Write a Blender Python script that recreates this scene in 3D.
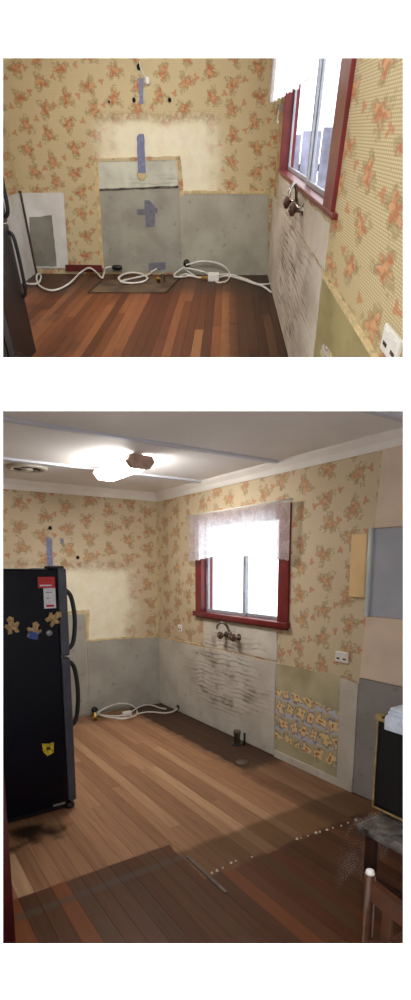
import bpy, bmesh, math, random
from mathutils import Matrix, Vector
random.seed(7)
for o in list(bpy.data.objects): bpy.data.objects.remove(o, do_unlink=True)
scene = bpy.context.scene
COL = scene.collection

# ------------------------------------------------------------------ camera
# Lower kitchen = world axes: x runs along the window wall from the far corner,
# y points out through the window wall (inside is y<0), z is up.
FPX, CX, CY, HOR = 495.0, 205.5, 650.0, 568.0
PITCH = math.atan((CY-HOR)/FPX)
YAW = math.radians(-33.9)
EX = Vector((-math.sin(YAW), -math.cos(YAW), 0))      # world x in (right, forward, up)
EY = Vector((math.cos(YAW), -math.sin(YAW), 0))
def to_world(v): return Vector((EX.dot(v), EY.dot(v), v.z))
def pray(x, y):
    u, v = (x-CX)/FPX, (CY-y)/FPX
    return Vector((u, math.cos(PITCH)+v*math.sin(PITCH), -math.sin(PITCH)+v*math.cos(PITCH)))
CAM = Vector((5.08455, -2.76536, 1.6))
RIGHT = to_world(Vector((1, 0, 0)))
FWD = to_world(Vector((0, math.cos(PITCH), -math.sin(PITCH))))
UP = to_world(Vector((0, math.sin(PITCH), math.cos(PITCH))))
cd = bpy.data.cameras.new('camera'); co = bpy.data.objects.new('camera', cd); COL.objects.link(co)
cd.sensor_fit = 'AUTO'; cd.sensor_width = 36.0
cd.lens = FPX/1000.0*36.0
cd.shift_y = (CY-500.0)/1000.0
cd.shift_x = -(CX-205.5)/1000.0
cd.clip_start = 0.05; cd.clip_end = 100
mw = Matrix((( RIGHT.x, UP.x, -FWD.x, CAM.x), (RIGHT.y, UP.y, -FWD.y, CAM.y), (RIGHT.z, UP.z, -FWD.z, CAM.z), (0, 0, 0, 1)))
co.matrix_world = mw
scene.camera = co

# ------------------------------------------------------------------ world and exposure
wd = bpy.data.worlds.new('overcast_sky'); scene.world = wd; wd.use_nodes = True
bg = wd.node_tree.nodes['Background']; bg.inputs[0].default_value = (1, 1, 1, 1); bg.inputs[1].default_value = 2.6
scene.view_settings.view_transform = 'Standard'; scene.view_settings.look = 'None'
scene.view_settings.exposure = 0.0; scene.view_settings.gamma = 1.0; scene.view_settings.use_curve_mapping = False
LAMP_LOW, LAMP_UP = 56.0, 52.0

# ------------------------------------------------------------------ upper kitchen frame (its own axes: x right, y away, z up; origin in the far right floor corner)
H1 = 1.35
dy = pray(230, 130).normalized(); dx = Vector((1, 0, 0)); dx = (dx-dx.dot(dy)*dy).normalized(); dz = dx.cross(dy)
def r1(x, y):
    d = pray(x, y); return Vector((dx.dot(d), dy.dot(d), dz.dot(d)))
d_ = r1(268, 275); c_ = d_*(-H1/d_.z)
CAM1 = Vector((-c_.x, -c_.y, H1))
wx, wy, wz = to_world(dx), to_world(dy), to_world(dz)
Rm = Matrix(((wx.x, wy.x, wz.x), (wx.y, wy.y, wz.y), (wx.z, wy.z, wz.z)))
T1 = Matrix.Translation(CAM - Rm @ CAM1) @ Rm.to_4x4()
T2 = Matrix.Identity(4)
# photo pixel -> point on a plane of either kitchen
def on(room, x, y, axis, val):
    d = to_world(pray(x, y)) if room == 2 else r1(x, y)
    c = CAM if room == 2 else CAM1
    return c + d*((val-c[axis])/d[axis])
def win(x, y, off=0.0): return on(2, x, y, 1, -off)      # lower: window wall
def bak(x, y, off=0.0): return on(2, x, y, 0, off)       # lower: back wall
def flo(x, y, z=0.0): return on(2, x, y, 2, z)
def rgt1(x, y, off=0.0): return on(1, x, y, 0, -off)     # upper: window wall
def bak1(x, y, off=0.0): return on(1, x, y, 1, -off)
def flo1(x, y, z=0.0): return on(1, x, y, 2, z)

# ------------------------------------------------------------------ materials
def lin(c):
    r = []
    for v in c:
        v /= 255.0
        r.append(v/12.92 if v <= 0.04045 else ((v+0.055)/1.055)**2.4)
    return (r[0], r[1], r[2], 1.0)
class V:
    def __init__(s, g, k): s.g = g; s.k = k
    def _o(s, op, b=None, c=None): return s.g.m(op, s, b, c)
    def __add__(s, b): return s._o('ADD', b)
    __radd__ = __add__
    def __sub__(s, b): return s._o('SUBTRACT', b)
    def __rsub__(s, b): return s.g.m('SUBTRACT', b, s)
    def __mul__(s, b): return s._o('MULTIPLY', b)
    __rmul__ = __mul__
    def __truediv__(s, b): return s._o('DIVIDE', b)
    def floor(s): return s._o('FLOOR')
    def fract(s): return s._o('FRACT')
    def abs(s): return s._o('ABSOLUTE')
    def sin(s): return s._o('SINE')
    def lt(s, b): return s._o('LESS_THAN', b)
    def gt(s, b): return s._o('GREATER_THAN', b)
class Graph:
    def __init__(s, name):
        s.mat = bpy.data.materials.new(name); s.mat.use_nodes = True
        s.t = s.mat.node_tree; s.n = s.t.nodes; s.l = s.t.links
        s.b = s.n['Principled BSDF']; s.out = s.n['Material Output']
    def put(s, sock, v):
        if isinstance(v, V): s.l.new(v.k, sock)
        elif isinstance(v, (int, float)): 
            sock.default_value = v if sock.type == 'VALUE' else (v, v, v, 1)
        else: sock.default_value = v
    def m(s, op, a, b=None, c=None):
        nd = s.n.new('ShaderNodeMath'); nd.operation = op
        for i, v in enumerate((a, b, c)):
            if v is not None: s.put(nd.inputs[i], v)
        return V(s, nd.outputs[0])
    def coords(s, ref=None, kind='Object'):
        tc = s.n.new('ShaderNodeTexCoord')
        if ref is not None: tc.object = ref
        sp = s.n.new('ShaderNodeSeparateXYZ'); s.l.new(tc.outputs[kind], sp.inputs[0])
        return [V(s, sp.outputs[i]) for i in range(3)]
    def vec(s, x, y, z=0.0):
        nd = s.n.new('ShaderNodeCombineXYZ')
        for i, v in enumerate((x, y, z)): s.put(nd.inputs[i], v)
        return V(s, nd.outputs[0])
    def noise(s, vec, scale, detail=2.0, rough=0.5):
        nd = s.n.new('ShaderNodeTexNoise'); s.put(nd.inputs['Vector'], vec)
        nd.inputs['Scale'].default_value = scale; nd.inputs['Detail'].default_value = detail; nd.inputs['Roughness'].default_value = rough
        return V(s, nd.outputs[0])
    def white(s, vec):
        nd = s.n.new('ShaderNodeTexWhiteNoise'); nd.noise_dimensions = '3D'; s.put(nd.inputs['Vector'], vec)
        return V(s, nd.outputs['Value'])
    def voro(s, vec, scale, out='Color'):
        nd = s.n.new('ShaderNodeTexVoronoi'); s.put(nd.inputs['Vector'], vec); nd.inputs['Scale'].default_value = scale
        return V(s, nd.outputs[out])
    def step(s, v, a, b):            # smooth 0..1 as v goes a..b (a may exceed b)
        nd = s.n.new('ShaderNodeMapRange'); nd.interpolation_type = 'SMOOTHSTEP'
        s.put(nd.inputs[0], v)
        if a < b: nd.inputs[1].default_value = a; nd.inputs[2].default_value = b; nd.inputs[3].default_value = 0; nd.inputs[4].default_value = 1
        else: nd.inputs[1].default_value = b; nd.inputs[2].default_value = a; nd.inputs[3].default_value = 1; nd.inputs[4].default_value = 0
        return V(s, nd.outputs[0])
    def mix(s, f, a, b):
        nd = s.n.new('ShaderNodeMix'); nd.data_type = 'RGBA'
        s.put(nd.inputs[0], f)
        for sock, v in ((nd.inputs[6], a), (nd.inputs[7], b)): s.put(sock, v)
        return V(s, nd.outputs[2])
    def rnd(s):
        nd = s.n.new('ShaderNodeObjectInfo'); return V(s, nd.outputs['Random'])
    def ramp(s, f, stops):
        nd = s.n.new('ShaderNodeValToRGB'); s.put(nd.inputs[0], f)
        e = nd.color_ramp.elements
        while len(e) < len(stops): e.new(0.5)
        for i, (p, c) in enumerate(stops): e[i].position = p; e[i].color = c
        return V(s, nd.outputs[0])
    def done(s, col, rough=0.6, bump=None, bs=0.2, bd=0.01, **kw):
        s.put(s.b.inputs['Base Color'], col); s.put(s.b.inputs['Roughness'], rough)
        for k, v in kw.items(): s.put(s.b.inputs[k.replace('_', ' ')], v)
        if bump is not None:
            nd = s.n.new('ShaderNodeBump'); nd.inputs['Strength'].default_value = bs; nd.inputs['Distance'].default_value = bd
            s.put(nd.inputs['Height'], bump); s.l.new(nd.outputs[0], s.b.inputs['Normal'])
        return s.mat

def plain(name, rgb, rough=0.55, var=0.12, scale=8.0, bump=0.0, metal=0.0, spec=0.5):
    g = Graph(name); x, y, z = g.coords(); v = g.vec(x, y, z)
    n = g.noise(v, scale, 3)
    c = lin(rgb); dk = tuple(q*(1-var*1.6) for q in c[:3])+(1,); lt = tuple(min(1, q*(1+var)) for q in c[:3])+(1,)
    col = g.mix(g.step(n, 0.3, 0.7), dk, lt)
    return g.done(col, rough, n if bump else None, bump, 0.004, Metallic=metal, Specular_IOR_Level=spec)

def wallpaper(name, ui, us, vs, fade=None, ink=0.78, base_c=((200, 184, 144), (214, 200, 162)), uo=0.0, dirt=0.0, lattice=(0.235, 0.20), stripe=0.0):
    g = Graph(name); X = g.coords(); u = X[ui]*us+uo; v = X[2]*vs
    pu, pv = lattice
    uv = g.vec(u, v, 0.0)
    n1 = g.noise(uv, 42, 1); n2 = g.noise(uv, 24, 2); n3 = g.noise(uv, 3.0, 3)
    def motif(cu, cv, seed):
        col = cu.floor(); par = (col*0.5).fract()           # 0 or .5 : half drop
        cvv = cv+par; row = cvv.floor()
        idv = g.vec(col+seed, row, seed)
        rn = g.white(idv)
        du = (cu.fract()-0.5)*pu + (rn-0.5)*0.06
        dv = (cvv.fract()-0.5)*pv + (g.white(g.vec(row, col+seed, 3.3))-0.5)*0.04
        ang = g.m('ARCTAN2', dv, du)
        r = g.m('SQRT', du*du+dv*dv)
        return r, ang, rn, du, dv
    r, ang, rn, du, dv = motif(u/pu, v/pv, 1.7)
    petal = r*0.96 - 0.016*((ang*5.0+rn*20.0).sin()) - 0.010*((ang*2.0+rn*31.0).sin()) + (n1-0.5)*0.06
    leaf = r - 0.034*((ang*3.0+rn*13.0+2.0).sin()) + (n2-0.5)*0.09
    r2, ang2, rn2, _, _ = motif(u/pu+0.47, v/pv+0.31, 5.1)
    bud = r2 - 0.008*((ang2*3.0+rn2*9.0).sin()) + (n1-0.5)*0.04 + g.m('LESS_THAN', rn2, 0.3)
    fl = g.step(petal, 0.044, 0.032)
    lf = g.step(leaf, 0.075, 0.058)*g.step(n1, 0.43, 0.53)
    bd = g.step(bud, 0.026, 0.016)
    specks = g.step(g.voro(uv, 22, 'Distance')+(n2-0.5)*0.3, 0.12, 0.05)*0.6
    base = g.mix(n3, lin(base_c[0]), lin(base_c[1]))
    gx = g.step(((u/0.013).fract()-0.5).abs(), 0.22, 0.34); gy = g.step(((v/0.013).fract()-0.5).abs(), 0.22, 0.34)
    base = g.mix(g.m('MAXIMUM', gx*0.6, gy)*(0.20+stripe), base, lin((142, 118, 74)))
    c = g.mix(lf*0.6, base, lin((152, 134, 96)))
    c = g.mix(specks*0.7, c, lin((150, 118, 78)))
    orange = g.mix(g.step(n2, 0.40, 0.60), lin((176, 112, 76)), lin((204, 156, 114)))
    c = g.mix(fl*ink, c, orange)
    c = g.mix(g.step((petal-0.046).abs(), 0.010, 0.003)*g.step(n2, 0.36, 0.52)*0.55, c, lin((132, 106, 74)))
    c = g.mix(bd*0.7, c, lin((186, 116, 78)))
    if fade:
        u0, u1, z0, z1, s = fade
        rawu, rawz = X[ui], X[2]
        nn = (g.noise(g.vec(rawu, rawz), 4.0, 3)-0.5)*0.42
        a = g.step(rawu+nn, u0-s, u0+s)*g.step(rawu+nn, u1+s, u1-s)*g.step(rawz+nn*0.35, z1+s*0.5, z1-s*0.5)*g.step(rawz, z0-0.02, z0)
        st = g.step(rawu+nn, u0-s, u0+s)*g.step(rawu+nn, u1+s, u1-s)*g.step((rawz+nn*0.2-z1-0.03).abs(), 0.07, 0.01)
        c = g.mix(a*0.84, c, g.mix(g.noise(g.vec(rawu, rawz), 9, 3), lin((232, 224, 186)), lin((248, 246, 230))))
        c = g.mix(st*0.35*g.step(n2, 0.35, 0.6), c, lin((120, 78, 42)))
    if dirt:
        c = g.mix(g.step(g.noise(g.vec(u, v), 5, 4), 0.55, 0.75)*dirt, c, lin((110, 92, 62)))
    return g.done(c, 0.75, n3, 0.05, 0.01, Specular_IOR_Level=0.25)

def board_mat(name, rgb, rgb2, ui, streak=None, us=1.0, dark=(70, 50, 36), rough=0.8, scale=3.0):
    g = Graph(name); X = g.coords(); u, z = X[ui]*us, X[2]
    n = g.noise(g.vec(u, z), scale, 4); n2 = g.noise(g.vec(u, z), 14, 3)
    c = g.mix(g.step(n, 0.35, 0.68), lin(rgb), lin(rgb2))
    c = g.mix(g.step(n2, 0.60, 0.78)*0.35, c, lin(dark))
    bump = n2
    if streak:
        u0, z0, ru, rz, amt = streak
        warp = g.noise(g.vec(u, z), 3.0, 2)*0.10
        rows = ((z+warp)/0.042).fract()
        line = g.step((rows-0.5).abs(), 0.26, 0.06)*g.step(g.noise(g.vec(u*0.7, z*9.0), 4.0, 3), 0.40, 0.58)
        blot = g.step(g.noise(g.vec(u, z*1.5), 5.0, 5, 0.65), 0.47, 0.66)
        e = ((u-u0)/ru); f = ((z-z0)/rz)
        mask = g.step(g.m('SQRT', e*e+f*f)+(n-0.5)*0.8, 1.1, 0.55)
        k = g.m('MINIMUM', line*0.6+blot*0.55, 1.0)*mask*amt
        c = g.mix(k, c, lin(dark))
        bump = n2*0.3+line*mask
    return g.done(c, rough, bump, 0.25, 0.004, Specular_IOR_Level=0.3)

def plank_mat(name, zones, ref, along, stops, rough=0.42):
    """zones(g,x,y,noise,colour)->colour ; object random picks the board tone, grain runs along the board"""
    g = Graph(name); X = g.coords(ref); x, y = X[0], X[1]
    rn = g.rnd()
    if along == 0: v = g.vec(x*1.2+rn*37.0, y*22.0, rn*11.0)
    else: v = g.vec(x*22.0, y*1.2+rn*37.0, rn*11.0)
    gr = g.noise(v, 2.2, 4, 0.6)
    c = g.ramp(rn, stops)
    c = g.mix(g.step(gr, 0.35, 0.72)*0.45, c, g.mix(0.55, c, lin((40, 22, 12))))
    wear = g.noise(g.vec(x, y), 2.3, 4)
    c, rr = zones(g, x, y, wear, c, rough)
    return g.done(c, rr, gr, 0.12, 0.003, Specular_IOR_Level=0.10)

M = {}
M['white'] = plain('white_paint', (240, 240, 238), 0.7, 0.01, 2)
M['page'] = plain('white_plaster', (250, 250, 250), 0.9, 0.0, 1, spec=0.0)
M['ceil'] = plain('ceiling_paint', (232, 231, 230), 0.8, 0.03, 2)
M['cornice'] = plain('cornice_paint', (236, 233, 228), 0.6, 0.04, 3)
M['strip'] = plain('ceiling_strip_paint', (204, 208, 220), 0.6, 0.03, 3)
M['red'] = plain('maroon_gloss_paint', (112, 28, 32), 0.35, 0.12, 12)
M['redd'] = plain('dark_maroon_paint', (74, 12, 16), 0.4, 0.12, 8)
M['alu'] = plain('aluminium_sash', (172, 178, 188), 0.4, 0.08, 20, metal=0.3)
M['chrome'] = plain('worn_chrome', (150, 142, 134), 0.25, 0.3, 30, metal=0.9)
M['knob'] = plain('brown_tap_knob', (82, 48, 34), 0.3, 0.3, 40)
M['black'] = plain('black_plastic', (18, 19, 24), 0.4, 0.2, 10)
M['fridge'] = plain('navy_black_enamel', (12, 13, 27), 0.36, 0.15, 2, spec=0.16)
M['fridgegrey'] = plain('graphite_edge', (70, 72, 84), 0.4, 0.15, 6)
M['fridge1'] = plain('dark_brown_enamel', (38, 33, 32), 0.4, 0.15, 2)
M['silver'] = plain('silver_badge', (150, 152, 160), 0.35, 0.1, 30, metal=0.6)
M['cable'] = plain('white_cable_sheath', (222, 220, 214), 0.45, 0.06, 20)
M['plastic_w'] = plain('white_plastic', (232, 230, 224), 0.4, 0.04, 10)
M['brass'] = plain('brass', (180, 140, 60), 0.35, 0.2, 30, metal=0.8)
M['tape'] = plain('blue_grey_tape', (118, 124, 158), 0.5, 0.14, 30)
M['tape2'] = plain('grey_duct_tape', (112, 114, 126), 0.5, 0.14, 30)
M['card_r'] = plain('red_print', (196, 34, 40), 0.5, 0.06, 30)
M['card_w'] = plain('white_print', (226, 226, 234), 0.5, 0.05, 60)
M['tan'] = plain('tan_rubber', (188, 158, 108), 0.6, 0.3, 60)
M['blue'] = plain('blue_rubber', (60, 90, 170), 0.5, 0.3, 60)
M['yellow'] = plain('yellow_sticker', (212, 190, 40), 0.5, 0.25, 60)
M['wood_d'] = plain('dark_red_timber', (80, 42, 18), 0.35, 0.35, 10)
M['wood_b'] = plain('dark_bench_timber', (52, 26, 16), 0.5, 0.3, 10)
M['wood_lamp'] = plain('brown_lamp_end', (196, 164, 146), 0.5, 0.2, 12)
M['timber'] = plain('brown_cover_strip', (70, 48, 34), 0.6, 0.3, 14)
M['crumb'] = plain('plaster_crumb', (222, 214, 196), 0.9, 0.15, 60)
M['cloth'] = plain('white_towel', (214, 224, 240), 0.9, 0.08, 30, bump=0.3)
M['gold'] = plain('gold_piping', (176, 146, 92), 0.5, 0.2, 20)
M['grille'] = plain('black_speaker_cloth', (12, 12, 14), 0.9, 0.2, 90)
M['bench'] = plain('grey_paint_spattered_sheet', (112, 108, 104), 0.5, 0.55, 14, bump=0.4)
M['cream'] = plain('cream_board', (222, 190, 136), 0.6, 0.08, 4)
M['bluegrey'] = plain('blue_grey_sheet', (166, 170, 180), 0.7, 0.06, 4)
M['pinkbeige'] = plain('pink_beige_sheet', (216, 196, 176), 0.7, 0.05, 4)
M['palegreen'] = plain('pale_strip', (198, 208, 204), 0.5, 0.08, 6)
M['paper'] = plain('torn_cream_paper', (206, 186, 140), 0.8, 0.15, 16)
M['rose'] = plain('ceiling_rose', (196, 190, 180), 0.6, 0.08, 10)
M['hole'] = plain('dark_opening', (34, 22, 16), 0.9, 0.5, 20)
M['grime'] = plain('concrete_patch', (104, 92, 78), 0.8, 0.35, 7, bump=0.2)
M['hearth'] = plain('grimy_floor_patch', (92, 72, 54), 0.8, 0.35, 5, bump=0.2)
M['soot'] = plain('soot_line', (92, 88, 80), 0.9, 0.5, 6)
M['redboard'] = plain('dark_red_skirting', (96, 22, 20), 0.5, 0.2, 14)
M['fence'] = plain('pale_grey_fence', (132, 134, 156), 0.8, 0.3, 3)
M['lino'] = plain('grey_strip', (112, 100, 92), 0.75, 0.25, 10)

g = Graph('lamp_diffuser'); M['lamp2'] = g.done((1, 1, 1, 1), 0.5, Emission_Color=(1.0, 0.96, 0.92, 1), Emission_Strength=LAMP_LOW)
g = Graph('lamp_diffuser_upper'); M['lamp1'] = g.done((1, 1, 1, 1), 0.5, Emission_Color=(1.0, 0.96, 0.90, 1), Emission_Strength=LAMP_UP)
# glass
g = Graph('window_glass'); tr = g.n.new('ShaderNodeBsdfTransparent'); tr.inputs[0].default_value = (0.97, 0.98, 1, 1)
gl = g.n.new('ShaderNodeBsdfGlossy'); gl.inputs['Roughness'].default_value = 0.05
mx = g.n.new('ShaderNodeMixShader'); mx.inputs[0].default_value = 0.05
g.l.new(tr.outputs[0], mx.inputs[1]); g.l.new(gl.outputs[0], mx.inputs[2]); g.l.new(mx.outputs[0], g.out.inputs[0]); M['glass'] = g.mat
# lace
def lace(name, ui, us):
    g = Graph(name); X = g.coords(); u, z = X[ui]*us, X[2]
    v = g.vec(u, z)
    hol = g.step(g.voro(v, 46, 'Distance'), 0.42, 0.30)
    fl = g.step(g.noise(v, 13, 2), 0.48, 0.56)
    op = g.m('MINIMUM', hol*0.16+fl*0.14+0.68, 0.96)
    df = g.n.new('ShaderNodeBsdfDiffuse'); df.inputs[0].default_value = (0.95, 0.95, 0.97, 1)
    tl = g.n.new('ShaderNodeBsdfTranslucent'); tl.inputs[0].default_value = (0.95, 0.95, 0.97, 1)
    m1 = g.n.new('ShaderNodeMixShader'); m1.inputs[0].default_value = 0.8
    g.l.new(df.outputs[0], m1.inputs[1]); g.l.new(tl.outputs[0], m1.inputs[2])
    tr = g.n.new('ShaderNodeBsdfTransparent'); m2 = g.n.new('ShaderNodeMixShader'); g.put(m2.inputs[0], op)
    g.l.new(tr.outputs[0], m2.inputs[1]); g.l.new(m1.outputs[0], m2.inputs[2]); g.l.new(m2.outputs[0], g.out.inputs[0])
    return g.mat
M['lace2'] = lace('lace_fabric', 0, 1.0); M['lace1'] = lace('lace_fabric_upper', 1, 0.4)
# clear plastic film
g = Graph('clear_plastic_film'); X = g.coords(); n = g.noise(g.vec(X[0], X[1], X[2]), 7, 2)
b = g.b; b.inputs['Base Color'].default_value = lin((190, 176, 166)); b.inputs['Roughness'].default_value = 0.25
tr = g.n.new('ShaderNodeBsdfTransparent'); mx = g.n.new('ShaderNodeMixShader'); g.put(mx.inputs[0], g.step(n, 0.35, 0.7)*0.30)
g.l.new(tr.outputs[0], mx.inputs[1]); g.l.new(b.outputs[0], mx.inputs[2]); g.l.new(mx.outputs[0], g.out.inputs[0]); M['film'] = g.mat
# printed kitchen vinyl : rows of tan and brown flowers with green and blue leaves, pale blue bands
def print_mat(name, ui, us):
    g = Graph(name); X = g.coords(); u, z = X[ui]*us, X[2]
    v = g.vec(u, z); n = g.noise(v, 34, 2); n2 = g.noise(v, 12, 2)
    u = u+(g.noise(v, 7, 2)-0.5)*0.16; z = z+(g.noise(g.vec(z+3.0, u), 8, 2)-0.5)*0.10
    pr_, pc = 0.135, 0.115
    cv = z/pr_+0.15; row = cv.floor(); cu = u/pc+(row*0.37).fract(); col = cu.floor()
    rn = g.white(g.vec(col, row, 2.0))
    du = (cu.fract()-0.5)*pc; dv = (cv.fract()-0.5)*pr_
    ang = g.m('ARCTAN2', dv, du); r = g.m('SQRT', du*du+dv*dv)
    fl = r-0.012*((ang*4.0+rn*17.0).sin())+(n-0.5)*0.05
    bgc = g.mix(n2, lin((172, 162, 128)), lin((196, 186, 154)))
    band = g.step((cv.fract()-0.02+(n2-0.5)*0.5).abs(), 0.20, 0.10)
    c = g.mix(band*0.75, bgc, g.mix(n, lin((158, 170, 204)), lin((208, 212, 226))))
    side = g.step(fl, 0.060, 0.052)*g.step(n2, 0.44, 0.5)
    c = g.mix(side*0.8, c, g.mix(g.step(rn, 0.45, 0.55), lin((110, 132, 104)), lin((112, 118, 166))))
    c = g.mix(g.step(fl, 0.046, 0.042), c, lin((150, 100, 58)))
    c = g.mix(g.step(fl, 0.041, 0.037), c, g.mix(n, lin((206, 172, 108)), lin((236, 220, 176))))
    c = g.mix(g.step(r+(n-0.5)*0.02, 0.014, 0.008), c, lin((176, 104, 54)))
    return g.done(c, 0.6)
M['print2'] = print_mat('floral_vinyl_print', 0, 1.0); M['print1'] = print_mat('floral_vinyl_print_upper', 1, 0.4)

# wall papers and boards
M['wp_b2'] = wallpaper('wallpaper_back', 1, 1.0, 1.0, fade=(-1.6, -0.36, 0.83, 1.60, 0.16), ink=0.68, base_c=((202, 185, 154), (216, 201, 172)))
M['wp_w2'] = wallpaper('wallpaper_window', 0, 1.0, 1.0, uo=0.4, ink=0.68, base_c=((202, 185, 154), (216, 201, 172)))
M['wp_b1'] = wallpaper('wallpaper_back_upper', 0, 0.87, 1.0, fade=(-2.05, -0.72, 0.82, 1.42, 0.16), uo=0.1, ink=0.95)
M['wp_r1'] = wallpaper('wallpaper_window_upper', 1, 0.40, 1.3, uo=0.2, stripe=0.35, ink=0.92)
M['wp_s1'] = wallpaper('wallpaper_remnant', 0, 0.87, 1.0, uo=0.16)
M['pale2'] = board_mat('pale_stained_board', (206, 202, 192), (186, 180, 168), 0, (1.30, 0.52, 0.75, 0.40, 0.85), dark=(96, 76, 58))
M['pale2b'] = board_mat('pale_board_splash', (214, 208, 196), (194, 186, 172), 0, (1.40, 0.86, 0.55, 0.16, 0.8), dark=(84, 66, 52))
M['pale1'] = board_mat('pale_stained_board_upper', (204, 197, 184), (178, 168, 152), 1, (-1.15, 0.45, 0.7, 0.5, 1.0), us=0.4, dark=(92, 68, 46))
M['pale1b'] = board_mat('pale_board_splash_upper', (204, 196, 182), (180, 170, 152), 1, (-0.95, 0.85, 0.5, 0.18, 0.7), us=0.4)
M['grey2'] = board_mat('grey_fibro', (172, 170, 160), (156, 152, 142), 1)
M['grey1'] = board_mat('grey_fibro_upper', (176, 174, 160), (158, 154, 140), 0)
M['grey1d'] = board_mat('grey_fibro_sooty', (164, 162, 150), (146, 142, 132), 0, (-1.7, 0.95, 0.5, 0.09, 1.0), dark=(48, 44, 42))
M['whiteb1'] = board_mat('white_board_upper', (228, 228, 226), (212, 210, 206), 0)
M['whitel1'] = board_mat('white_board_left', (206, 206, 206), (186, 184, 180), 1)
M['patch1'] = board_mat('bare_grey_patch', (146, 142, 132), (128, 124, 114), 0)
M['olive2'] = board_mat('olive_stained_board', (186, 178, 146), (160, 152, 120), 0)
M['olive1'] = board_mat('olive_stained_board_upper', (160, 148, 104), (132, 120, 80), 1, us=0.4)
M['paleg2'] = board_mat('pale_edge_board', (204, 198, 186), (186, 180, 168), 0)
M['greylow2'] = board_mat('grey_low_board', (146, 142, 140), (134, 130, 126), 0)
M['sideL2'] = plain('side_wall_paint', (170, 150, 112), 0.8, 0.1, 4)

# ------------------------------------------------------------------ mesh helpers
class MB:
    def __init__(s): s.v = []; s.f = []; s.sm = []
    def add(s, vs, fs, smooth=False):
        o = len(s.v); s.v += [Vector(p) for p in vs]; s.f += [[i+o for i in f] for f in fs]; s.sm += [smooth]*len(fs); return s
    def box(s, x0, x1, y0, y1, z0, z1, b=0.0):
        x0, x1 = min(x0, x1), max(x0, x1); y0, y1 = min(y0, y1), max(y0, y1); z0, z1 = min(z0, z1), max(z0, z1)
        if b <= 0:
            return s.add([(x0, y0, z0), (x1, y0, z0), (x1, y1, z0), (x0, y1, z0), (x0, y0, z1), (x1, y0, z1), (x1, y1, z1), (x0, y1, z1)],
                         [(0, 3, 2, 1), (4, 5, 6, 7), (0, 1, 5, 4), (1, 2, 6, 5), (2, 3, 7, 6), (3, 0, 4, 7)])
        b = min(b, (x1-x0)*.45, (y1-y0)*.45, (z1-z0)*.45)
        bm = bmesh.new(); bmesh.ops.create_cube(bm, size=1)
        for v in bm.verts: v.co = Vector(((x0+x1)/2+v.co.x*(x1-x0), (y0+y1)/2+v.co.y*(y1-y0), (z0+z1)/2+v.co.z*(z1-z0)))
        bmesh.ops.bevel(bm, geom=list(bm.edges), offset=b, segments=2, affect='EDGES', profile=0.5)
        bm.verts.index_update(); s.add([v.co.copy() for v in bm.verts], [[v.index for v in f.verts] for f in bm.faces]); bm.free(); return s
    def prism(s, poly, axis, a, b):
        """poly: list of 2-D points in the two other axes (in order), extruded along axis from a to b"""
        n = len(poly); vs = []
        for t in (a, b):
            for p in poly:
                q = list(p); q.insert(axis, t); vs.append(q)
        fs = [list(range(n))[::-1], list(range(n, 2*n))]+[(i, (i+1) % n, n+(i+1) % n, n+i) for i in range(n)]
        return s.add(vs, fs)
    def tube(s, pts, r, seg=8, cap=True):
        pts = [Vector(p) for p in pts]; n = len(pts); rs = r if isinstance(r, (list, tuple)) else [r]*n
        vs = []; prev = None
        for i, p in enumerate(pts):
            t = (pts[min(i+1, n-1)]-pts[max(i-1, 0)]).normalized()
            if prev is None:
                a = Vector((0, 0, 1)) if abs(t.z) < 0.9 else Vector((1, 0, 0)); u = t.cross(a).normalized()
            else: u = (prev-prev.dot(t)*t).normalized()
            prev = u; w = t.cross(u)
            for k in range(seg):
                an = 2*math.pi*k/seg; vs.append(p+(u*math.cos(an)+w*math.sin(an))*rs[i])
        fs = []
        for i in range(n-1):
            for k in range(seg):
                fs.append((i*seg+k, i*seg+(k+1) % seg, (i+1)*seg+(k+1) % seg, (i+1)*seg+k))
        if cap: fs += [list(range(seg))[::-1], [(n-1)*seg+k for k in range(seg)]]
        return s.add(vs, fs, True)
    def lathe(s, c, axis, prof, seg=16):
        """prof: list of (radius, height along axis)"""
        c = Vector(c); ax = Vector(axis).normalized(); a = Vector((0, 0, 1)) if abs(ax.z) < 0.9 else Vector((1, 0, 0))
        u = ax.cross(a).normalized(); w = ax.cross(u); vs = []
        for r, h in prof:
            for k in range(seg):
                an = 2*math.pi*k/seg; vs.append(c+ax*h+(u*math.cos(an)+w*math.sin(an))*max(r, 1e-4))
        fs = [(i*seg+k, i*seg+(k+1) % seg, (i+1)*seg+(k+1) % seg, (i+1)*seg+k) for i in range(len(prof)-1) for k in range(seg)]
        fs += [list(range(seg))[::-1], [(len(prof)-1)*seg+k for k in range(seg)]]
        return s.add(vs, fs, True)
def T(room): return T2 if room == 2 else T1
def mk(name, mb, mat, room=2, parent=None, loc=(0, 0, 0), label=None):
    loc = Vector(loc)
    if parent is not None: loc = Vector(parent['_loc'])
    me = bpy.data.meshes.new(name); me.from_pydata([tuple(p-loc) for p in mb.v], [], mb.f); me.materials.append(M[mat] if isinstance(mat, str) else mat)
    bm = bmesh.new(); bm.from_mesh(me); bmesh.ops.recalc_face_normals(bm, faces=bm.faces); bm.to_mesh(me); bm.free()
    for p, f in zip(me.polygons, mb.sm): p.use_smooth = f
    o = bpy.data.objects.new(name, me); COL.objects.link(o); o['_loc'] = tuple(loc)
    if parent is not None: o.parent = parent
    else: o.matrix_world = T(room) @ Matrix.Translation(loc)
    if label: o['label'] = label
    return o
def tag(o, label, cat=None, group=None, kind=None):
    o['label'] = label
    if cat: o['category'] = cat
    if group: o['group'] = group
    if kind: o['kind'] = kind
    return o
def thing(name, label, cat, loc, room=2, group=None, kind=None):
    o = bpy.data.objects.new(name, None); COL.objects.link(o); o.empty_display_size = 0.1
    o.matrix_world = T(room) @ Matrix.Translation(Vector(loc)); o['_loc'] = tuple(loc)
    return tag(o, label, cat, group, kind)
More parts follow.
